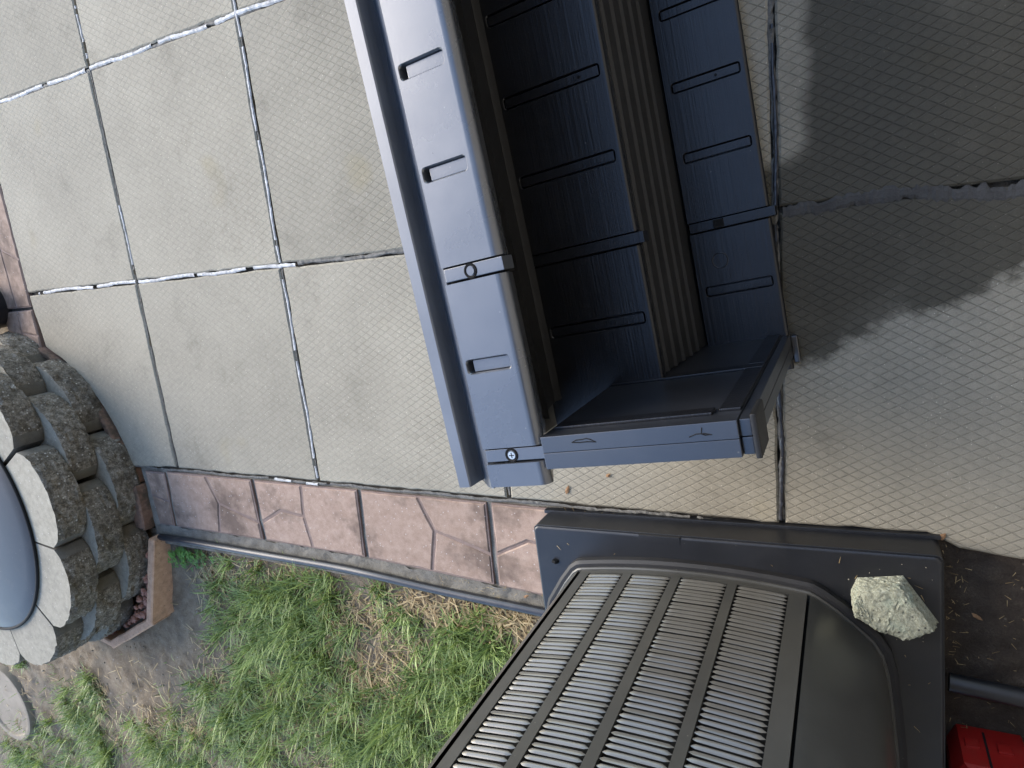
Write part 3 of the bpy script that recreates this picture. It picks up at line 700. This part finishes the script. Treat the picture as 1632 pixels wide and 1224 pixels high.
# ------------------------------------------------------------------ red container and black pipe between pad and wall
rc = thing('red_container', 'red plastic container with sloped shoulders beside the dark pad', 'container', (4.567, -3.815, 0), .02)
bm_parts = []
def shoulder(x0, x1, y0, y1, z0, z1, z2, c):
    lo = [(x0, y0), (x1, y0), (x1, y1), (x0, y1)]; hi = [(x0 + c, y0 + c), (x1 - c, y0 + c), (x1 - c, y1 - c * .5), (x0 + c, y1 - c * .5)]
    ch = lambda P, q: [p for i in range(4) for p in ((P[i][0] + (P[i - 1][0] - P[i][0]) * q, P[i][1] + (P[i - 1][1] - P[i][1]) * q), (P[i][0] + (P[(i + 1) % 4][0] - P[i][0]) * q, P[i][1] + (P[(i + 1) % 4][1] - P[i][1]) * q))]
    rings = [[(*p, z0) for p in ch(lo, .12)], [(*p, z1) for p in ch(lo, .12)], [(*p, z2 - .006) for p in ch(hi, .14)], [(*p, z2) for p in ch([(q[0] + s[0] * .008, q[1] + s[1] * .008) for q, s in zip(hi, ((1, 1), (-1, 1), (-1, -1), (1, -1)))], .16)]]
    V = [p for r in rings for p in r]; k = 8
    F = [(r * k + i, r * k + (i + 1) % k, (r + 1) * k + (i + 1) % k, (r + 1) * k + i) for r in range(3) for i in range(k)] + [tuple(range(k))[::-1], tuple(range(3 * k, 4 * k))]
    return V, F
obj('body', *shoulder(-.098, .115, -.24, .195, -.02, .145, .20, .037), M_red, rc, smooth=20)
obj('seam', *merge([boxvf(-.0095, -.0035, -.20, .176, .19, .2045, .001), boxvf(-.0095, -.0035, .188, .1975, .0, .146, .001)]), M_dark, rc)
for lx in (-.06, .02): obj('latch', *boxvf(lx, lx + .036, .190, .202, .04, .078, .004), M_red, rc, smooth=30)
obj('handle', *merge([boxvf(-.045, .045, -.14, -.02, .199, .225, .008), boxvf(-.03, -.005, .02, .05, .199, .212, .004)]), M_red, rc, smooth=30)
obj('rib', *merge([boxvf(-.100, -.094, -.05, .12, .0, .14, .002), boxvf(.112, .119, -.18, .12, .0, .14, .002)]), M_red, rc)
pp = [(4.462, -3.445, .028), (4.50, -3.447, .030), (4.58, -3.450, .032), (4.75, -3.46, .032), (5.05, -3.48, .034)]
tag(obj('drain_pipe', *tube([(p[0] - 4.46, p[1] + 3.445, p[2]) for p in pp], .0285, 16), M_pad, None, smooth=50, loc=(4.46, -3.445, 0)), 'black round drain pipe on the dirt between pad and house wall', 'pipe')

# ------------------------------------------------------------------ fire pit
pit = thing('fire_pit', 'round stone block fire pit with three courses of rough grey wedge blocks', 'fire pit', (*PIT, 0))
def pit_block(h, seed, rc_=.965, rw=.892, ri=.68, half=17.55):
    """wedge block with a rough three-sided front; local +x is outwards"""
    r = np.random.default_rng(seed); V, F, fm = [], [], []
    ra = lambda R_, a: (R_ * math.cos(math.radians(a)), R_ * math.sin(math.radians(a)))
    nf, nh = 26, 9
    fr = []
    for i in range(nf + 1):
        a = -half + 2 * half * i / nf; q = abs(a) / half
        Rr = rw + (rc_ * 1.012 - rw) * (1 - q ** 2.4) * 1.0 - (.018 * (q - .86) / .14 if q > .86 else 0)
        fr.append((a, Rr))
    for j in range(nh + 1):
        z = h * j / nh
        for i, (a, Rr) in enumerate(fr):
            rough = (r.normal(0, .0045 if 2 < i < nf - 2 else .0008) + .0035 * wob(a * .9, z * 30, 1, seed)) if 0 < i < nf else 0
            if j in (0, nh): rough = rough * .8 - .004
            x, y = ra(Rr + rough, a); V.append((x, y, z + (r.normal(0, .0012) if 0 < j < nh else 0)))
    W = nf + 1
    for j in range(nh):
        for i in range(nf):
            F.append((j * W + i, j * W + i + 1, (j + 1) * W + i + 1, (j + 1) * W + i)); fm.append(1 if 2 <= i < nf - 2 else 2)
    k = len(V); na = 5
    for z in (0, h):
        for i in range(na + 1): V.append((*ra(ri, -half + 2 * half * i / na), z))
    lo = [k + i for i in range(na + 1)]; hi = [k + na + 1 + i for i in range(na + 1)]
    F.append(tuple([nh * W + i for i in range(W)] + hi[::-1])); fm.append(0)
    F.append(tuple([i for i in range(W)][::-1] + lo)); fm.append(0)
    for i in range(na): F.append((lo[i], hi[i], hi[i + 1], lo[i + 1])); fm.append(0)
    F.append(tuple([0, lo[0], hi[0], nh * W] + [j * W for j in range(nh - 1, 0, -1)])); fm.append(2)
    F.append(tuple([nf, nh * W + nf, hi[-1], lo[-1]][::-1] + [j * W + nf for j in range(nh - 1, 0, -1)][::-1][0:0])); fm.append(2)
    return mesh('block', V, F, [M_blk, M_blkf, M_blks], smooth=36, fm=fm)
HC = .148
for course, (z, ph, dr) in enumerate(((-.004, -8, .030), (HC - .002, 12, .015), (2 * HC, -6, 0.0))):
    vs = [pit_block(HC - .003, 10 * course + q, .965 + dr, .892 + dr) for q in range(4)]
    for k in range(10):
        link('block', vs[(k * 3 + course) % 4], pit, (rng.normal(0, .003), rng.normal(0, .003), z), (0, 0, math.radians(ph + 18 + 36 * k + rng.normal(0, .5))))
obj('fire_ring', *lathe([(.665, .0), (.665, .44), (.672, .446), (.678, .44), (.678, .0)], 64), M_dark, pit, smooth=40)
LZ = 3 * HC
lid = thing('metal_lid', 'round black domed metal lid covering the fire pit', 'lid', (PIT[0], PIT[1], LZ))
obj('lid_plate', *lathe([(0.001, .040), (.2, .038), (.45, .030), (.62, .018), (.690, .010), (.702, .006), (.706, 0.002), (.700, -.001), (.66, .0)], 96), M_lid, lid, smooth=60)
obj('lid_rim', *tube([(.703 * math.cos(a), .703 * math.sin(a), .0055) for a in np.linspace(0, 2 * math.pi, 97)], .0085, 8, False), M_dark, lid, smooth=60)
obj('lid_handle', *tube(smoothpath([(-.07, 0, .038), (-.065, 0, .07), (0, 0, .082), (.065, 0, .07), (.07, 0, .038)], 5), .010, 8), M_dark, lid, smooth=60)
# terracotta edging round the foot of the pit
def arcpiece(a0, a1, r0, r1):
    k = 7; A = [math.radians(a0 + (a1 - a0) * i / k) for i in range(k + 1)]
    return [(r1 * math.cos(t), r1 * math.sin(t)) for t in A] + [(r0 * math.cos(t), r0 * math.sin(t)) for t in A[::-1]]
ring = thing('pit_edging', 'curved dirty terracotta edging pieces between slabs and fire pit', 'edging', (*PIT, 0))
for a0, a1, r1, h in ((69, 53.5, .968, .020), (53, 37.5, .966, .026), (37, 22, .970, .032), (21.5, 6.5, .986, .036), (6, -9, 1.015, .045)):
    P = rough_edge(arcpiece(a0, a1, .93, r1), .05, .002)
    obj('edging_brick', *block(P, -.06, h, .010), M_terrad, ring, smooth=30)
cg = 'terracotta bricks fencing the lava stones'
def edge_brick(p, q, w, h, label, hz2=None):
    p, q = np.array(p), np.array(q); d = q - p; L_ = np.linalg.norm(d); ang = math.atan2(d[1], d[0])
    v, f = block(rough_edge(rrect(0, L_, 0, abs(w), .008, 2), .06, .0015), -.06, h, .008, (lambda x, y: (hz2 - h) * x / L_) if hz2 else None)
    return tag(obj('edging_brick', v, f, M_terra, None, smooth=30, loc=(p[0], p[1], 0), rot=(0, 0, ang)), label, 'brick', cg)
edge_brick((.612, -3.940), (.728, -3.425), -.052, .105, 'long upright terracotta edging brick standing between fire pit and grass', .05)
edge_brick((.085, -4.225), (.575, -3.965), -.052, .075, 'terracotta edging brick along the bare soil below the lava stones')
edge_brick((-.235, -4.175), (.080, -4.232), -.045, .06, 'short terracotta edging brick meeting the fire pit blocks')
# lava stones in the corner
prt = []
for k in range(420):
    x, y = rng.uniform(-.15, .60), rng.uniform(-4.2, -3.5)
    rr = math.hypot(x - PIT[0], y - PIT[1])
    if rr < .99 or (y < -4.19 + (x - .08) * .53 + .055) or (x > .56 + (y + 3.94) * .225): continue
    bm = bmesh.new(); bmesh.ops.create_icosphere(bm, subdivisions=1, radius=1); s = rng.uniform(.014, .030); hz_ = rng.uniform(.0, .045)
    for v in bm.verts: v.co = Vector((x + v.co.x * s * rng.uniform(.6, 1.2), y + v.co.y * s * rng.uniform(.6, 1.2), hz_ + v.co.z * s * rng.uniform(.5, .9)))
    bm.verts.index_update(); prt.append(([tuple(v.co) for v in bm.verts], [tuple(v.index for v in f.verts) for f in bm.faces])); bm.free()
tag(obj('lava_stones', *merge(prt), M_lava), 'heap of small reddish lava stones inside the brick corner', 'stones', kind='stuff')

# round stepping stone, plant pot
st = tag(obj('stepping_stone', *lathe([(0.001, .002), (.26, .002), (.285, .004), (.292, .016), (.31, .021), (.332, .016), (.338, -.004), (.338, -.05)], 60), M_stone, None, smooth=40, loc=(-1.835, -5.175, -.03)), 'round tan stepping stone with raised rim set in the grass', 'stepping stone')
pot = thing('plant_pot', 'small round black plastic pot beside the pink pavers and fire pit', 'plant pot', (-.385, -2.05, -.03))
obj('pot_body', *lathe([(.001, .0), (.130, .0), (.150, .12), (.142, .12), (.128, .02)], 40), M_tube, pot, smooth=40)
obj('pot_rim', *tube([(.152 * math.cos(a), .152 * math.sin(a), .122) for a in np.linspace(0, 2 * math.pi, 49)], .010, 8, False), M_tube, pot, smooth=60)
obj('pot_soil', *lathe([(.001, .09), (.138, .085)], 30), M_dirt2, pot)

# ------------------------------------------------------------------ grass, straw, clover, litter
def blades(name, m, bases, lens, wid, az, lean, curl, tone, label=None, kind='stuff', seg=4):
    n_ = len(bases); t = np.linspace(0, 1, seg + 1)
    V = np.zeros((n_, seg + 1, 2, 3)); side = np.stack([-np.sin(az), np.cos(az)], 1)
    ang = lean[:, None] + curl[:, None] * t[None, :]          # from vertical
    dl = lens[:, None] / seg
    h = np.cumsum(np.cos(ang) * dl, 1); r = np.cumsum(np.sin(ang) * dl, 1); h -= h[:, :1]; r -= r[:, :1]
    w = wid[:, None] * (1 - t[None, :] ** 2.2) * .5 + .0003
    for s, sg in ((0, 1), (1, -1)):
        V[:, :, s, 0] = bases[:, 0:1] + np.cos(az)[:, None] * r + side[:, 0:1] * w * sg
        V[:, :, s, 1] = bases[:, 1:2] + np.sin(az)[:, None] * r + side[:, 1:2] * w * sg
        V[:, :, s, 2] = np.maximum(bases[:, 2:3] + h, -.048)
    q = np.arange(seg)[None, :] * 2 + np.arange(n_)[:, None] * (seg + 1) * 2
    Fq = np.stack([q, q + 1, q + 3, q + 2], -1).reshape(-1, 4)
    me = bpy.data.meshes.new(name); nv = n_ * (seg + 1) * 2
    me.vertices.add(nv); me.vertices.foreach_set('co', (V.reshape(-1, 3) * S).astype(np.float32).ravel())
    me.loops.add(len(Fq) * 4); me.polygons.add(len(Fq)); me.loops.foreach_set('vertex_index', Fq.astype(np.int32).ravel())
    me.polygons.foreach_set('loop_start', np.arange(0, len(Fq) * 4, 4, dtype=np.int32))
    me.polygons.foreach_set('use_smooth', np.ones(len(Fq), dtype=bool))
    at = me.attributes.new('tone', 'FLOAT', 'POINT'); at.data.foreach_set('value', np.repeat(tone, (seg + 1) * 2).astype(np.float32))
    me.materials.append(m); me.update(calc_edges=True); me.validate()
    o = link(name, me); return tag(o, label, None, None, kind)
BL = [  # grass clumps x, y, radius, number of tufts, height
    (1.386, -3.66, .12, 16, .17), (1.608, -3.68, .13, 18, .17), (1.844, -3.60, .11, 12, .16), (1.30, -3.87, .17, 24, .19), (1.46, -4.08, .20, 30, .20),
    (1.80, -3.95, .18, 26, .19), (1.62, -3.86, .16, 22, .19), (.80, -4.50, .20, 20, .18), (1.09, -4.60, .20, 26, .20), (1.25, -4.35, .14, 16, .19), (1.52, -4.42, .14, 16, .19), (1.91, -4.37, .22, 32, .2),
    (2.14, -4.24, .18, 26, .19), (2.50, -3.95, .16, 24, .18), (2.67, -3.80, .14, 22, .17), (2.82, -3.66, .09, 12, .14), (2.53, -4.08, .16, 22, .18), (2.28, -4.33, .18, 26, .19),
    (2.25, -3.52, .10, 5, .13), (1.0, -4.02, .09, 5, .15), (1.12, -4.20, .10, 8, .17), (-1.49, -4.72, .07, 7, .10), (-.52, -4.64, .05, 5, .12), (-.55, -4.80, .11, 12, .13), (-.85, -4.97, .15, 18, .14),
    (-.74, -5.11, .16, 18, .15), (-.63, -5.28, .18, 20, .16), (-1.26, -5.50, .28, 24, .15), (-1.82, -5.72, .26, 26, .15), (-.02, -5.05, .2, 16, .17), (.2, -5.15, .22, 20, .17), (.5, -4.85, .2, 16, .18),
    (1.72, -4.66, .25, 26, .2), (1.2, -4.95, .4, 40, .2), (.6, -5.4, .5, 50, .2), (-.5, -5.8, .6, 60, .17), (-1.6, -6.2, .6, 60, .16), (2.2, -4.7, .35, 40, .2), (2.75, -4.2, .25, 30, .19), (3.0, -3.85, .12, 14, .17), (2.9, -4.6, .3, 30, .19),
    (1.98, -3.72, .10, 7, .15), (2.35, -3.74, .11, 9, .15), (1.15, -3.56, .08, 5, .13), (1.05, -3.75, .08, 5, .14)]
tx, bl, tn, hh, azs, leans = [], [], [], [], [], []
for (x, y, r, nt_, h) in BL:
    for _ in range(max(3, int(nt_ * .6))):
        a = rng.uniform(0, 2 * math.pi); d = r * math.sqrt(rng.random()) * 1.15; cx, cy = x + d * math.cos(a), y + d * math.sin(a)
        if cy > -3.50 or math.hypot(cx - PIT[0], cy - PIT[1]) < 1.06: continue
        nb = int(rng.integers(20, 38)); ta = rng.uniform(0, 2 * math.pi); tt = rng.beta(2, 2)
        for _b in range(nb):
            px, py = cx + rng.normal(0, .018), cy + rng.normal(0, .018)
            tx.append((px, py, soil_h(px, py) - .004)); azs.append(ta + rng.normal(0, 1.3)); leans.append(abs(rng.normal(.6, .4)))
            hh.append(h * rng.uniform(.4, 1.1)); tn.append(np.clip(tt * .5 + rng.normal(.25, .24), 0, 1))
n_ = len(tx)
blades('grass', M_grass, np.array(tx), np.array(hh), rng.uniform(.0035, .0075, n_), np.array(azs), np.array(leans), rng.uniform(.3, 1.3, n_), np.array(tn), 'patchy long green grass growing beside the pavers')
ub = []
for (x, y, r, nt_, h) in BL:
    for _ in range(int(nt_ * 16)):
        px, py = x + rng.normal(0, r * .75), y + rng.normal(0, r * .75)
        if py > -3.48 or math.hypot(px - PIT[0], py - PIT[1]) < 1.04 or (px < .72 and py > -4.3): continue
        ub.append((px, py, soil_h(px, py) - .003))
n_ = len(ub)
blades('grass', M_grass, np.array(ub), rng.uniform(.03, .095, n_), rng.uniform(.0025, .0055, n_), rng.uniform(0, 6.28, n_), np.abs(rng.normal(.5, .4, n_)), rng.uniform(.2, 1.2, n_), np.clip(rng.normal(.5, .3, n_), 0, 1), 'short fine green grass between the taller tufts', seg=3)
# dead straw lying on the soil
ST_ = [(1.9, -4.1, .5, 420), (1.2, -4.5, .5, 300), (2.49, -3.56, .16, 230), (2.77, -3.54, .14, 260), (2.95, -3.56, .08, 150), (2.09, -4.07, .12, 150), (.60, -4.76, .12, 120), (2.16, -3.70, .14, 150), (1.7, -3.54, .25, 90), (1.2, -3.6, .25, 140), (1.05, -3.62, .12, 120), (.2, -4.85, .2, 90), (1.65, -4.45, .12, 70), (1.0, -4.25, .3, 90),
       (.3, -4.5, .4, 70), (-.6, -4.9, .3, 80), (-.45, -4.75, .08, 60), (2.35, -3.95, .2, 160), (1.5, -4.2, .6, 240), (2.3, -4.1, .4, 180), (-1.4, -5.0, .3, 60), (1.9, -3.75, .15, 90), (.0, -5.3, .5, 120), (-1.3, -5.9, .6, 120)]
tx = []
for x, y, r, k in ST_:
    for _ in range(k):
        px, py = x + rng.normal(0, r * .7), y + rng.normal(0, r * .55)
        if py > -3.475 or px > 3.12 or math.hypot(px - PIT[0], py - PIT[1]) < 1.02 or (px < .66 and py > -4.3 and px > -.3): continue
        tx.append((px, py, soil_h(px, py) + rng.uniform(.001, .014)))
n_ = len(tx)
blades('dead_grass', M_straw, np.array(tx), rng.uniform(.03, .12, n_), rng.uniform(.004, .008, n_), rng.uniform(0, 6.28, n_), rng.uniform(1.25, 1.6, n_), rng.uniform(-.1, .25, n_), rng.random(n_), 'pale dead grass and straw lying on the bare soil', seg=2)
# fine litter on the dirt strip by the wall, along joints and on the pad
tx = [(rng.uniform(4.47, 4.72), rng.uniform(-3.75, -3.06), -.008) for _ in range(70)] + [(4.46 + abs(rng.normal(0, .02)), rng.uniform(-3.42, -3.05), -.006) for _ in range(30)]
tx += [(rng.uniform(3.2, 4.45), -3.02 + rng.normal(0, .006), .004) for _ in range(26)] + [(rng.uniform(2.6, 3.14), -3.405 + rng.normal(0, .012), -.004) for _ in range(30)]
tx += [(rng.uniform(3.2, 4.42), rng.uniform(-3.12, -3.04), PADZ + .002) for _ in range(7)] + [(rng.uniform(4.31, 4.45), rng.uniform(-3.7, -3.26), PADZ + .002) for _ in range(4)] + [(4.315 + rng.normal(0, .06), -3.15 + rng.normal(0, .05), PADZ + .002) for _ in range(16)]
n_ = len(tx)
blades('plant_litter', M_straw, np.array(tx), rng.uniform(.005, .024, n_), rng.uniform(.0007, .0020, n_), rng.uniform(0, 6.28, n_), rng.uniform(1.35, 1.57, n_), rng.uniform(-.1, .1, n_), rng.random(n_) ** 2 * .7, 'fine dry straw scattered on dark dirt and along the slab edge', seg=2)
# clover in the corner by the edging
V, F, T = [], [], []
for _ in range(130):
    x, y = .86 + rng.normal(0, .085), -3.525 + rng.normal(0, .035)
    if y > -3.475 or x < .745: continue
    z = soil_h(x, y) + rng.uniform(.01, .05); a0 = rng.uniform(0, 6.28); s = rng.uniform(.010, .018); tt = rng.random()
    for k in range(3):
        a = a0 + k * 2.094; c, d = math.cos(a), math.sin(a); b0 = len(V)
        for (u, w_, dz) in ((0, 0, 0), (.5, .42, .12), (1.0, .38, .05), (1.1, 0, .0), (1.0, -.38, .05), (.5, -.42, .12)): V.append((x + (c * u - d * w_) * s, y + (d * u + c * w_) * s, z + dz * s)); T.append(tt)
        F.append(tuple(range(b0, b0 + 6)))
o = obj('clover', V, F, M_clover); at = o.data.attributes.new('tone', 'FLOAT', 'POINT'); at.data.foreach_set('value', np.array(T, dtype=np.float32))
tag(o, 'small bright clover leaves at the corner of edging and brick', kind='stuff')
# two fallen leaf scraps on the slabs, crumbs on the soil
def leaf(x, y, L_, w_, a, lab, z=.003):
    V = [(-.5 * L_, 0, .001), (-.2 * L_, .5 * w_, .004), (.2 * L_, .42 * w_, .003), (.5 * L_, 0, .002), (.2 * L_, -.42 * w_, .002), (-.2 * L_, -.5 * w_, .003), (0, 0, .0055)]
    V += [(p[0], p[1], p[2] - .0012) for p in V]
    F = [(6, i, (i + 1) % 6) for i in range(6)] + [(13, 7 + (i + 1) % 6, 7 + i) for i in range(6)] + [(i, 7 + i, 7 + (i + 1) % 6, (i + 1) % 6) for i in range(6)]
    tag(obj('fallen_leaf', V, F, M_leaf_dry, None, loc=(x, y, z), rot=(0, 0, a)), lab, 'leaf', 'leaf scraps on the ground')
leaf(3.256, -2.933, .040, .014, 1.2, 'narrow reddish leaf scrap on the slab between bench and pad')
leaf(3.421, -2.864, .022, .013, .6, 'small tan leaf scrap on the slab below the bench end panel')
leaf(4.53, -3.235, .034, .012, -.6, 'brown leaf scrap on the dark dirt beside the pad', -.008)
leaf(4.435, -2.985, .03, .016, .9, 'brown leaf scrap at the outer corner of the black pad', .003)
leaf(3.03, -3.412, .03, .012, .5, 'tan leaf scrap in the mortar strip by the black edging', .0)
prt = []
for _ in range(260):
    x, y = rng.uniform(-1.2, 3.0), rng.uniform(-5.2, -3.5)
    if math.hypot(x - PIT[0], y - PIT[1]) < 1.1 or (x < .7 and y > -4.25): continue
    s = rng.uniform(.003, .009); bm = bmesh.new(); bmesh.ops.create_icosphere(bm, subdivisions=1, radius=s)
    for v in bm.verts: v.co = v.co * rng.uniform(.7, 1.2) + Vector((x, y, soil_h(x, y) + s * .3))
    bm.verts.index_update(); prt.append(([tuple(v.co) for v in bm.verts], [tuple(v.index for v in f.verts) for f in bm.faces])); bm.free()
for _ in range(22):
    a = rng.uniform(0, 6.28); d = .115 + abs(rng.normal(0, .03)); x, y = 4.315 + d * math.cos(a), -3.145 + .85 * d * math.sin(a); s = rng.uniform(.0010, .0022)
    if not (x < 4.41 and y < -3.02): continue
    bm = bmesh.new(); bmesh.ops.create_icosphere(bm, subdivisions=1, radius=s)
    for v in bm.verts: v.co = v.co * rng.uniform(.7, 1.2) + Vector((x, y, PADZ + s * .6))
    bm.verts.index_update(); prt.append(([tuple(v.co) for v in bm.verts], [tuple(v.index for v in f.verts) for f in bm.faces])); bm.free()
tag(obj('pebbles', *merge(prt), M_blk), 'tiny pale pebbles and crumbs scattered on the bare soil', kind='stuff')
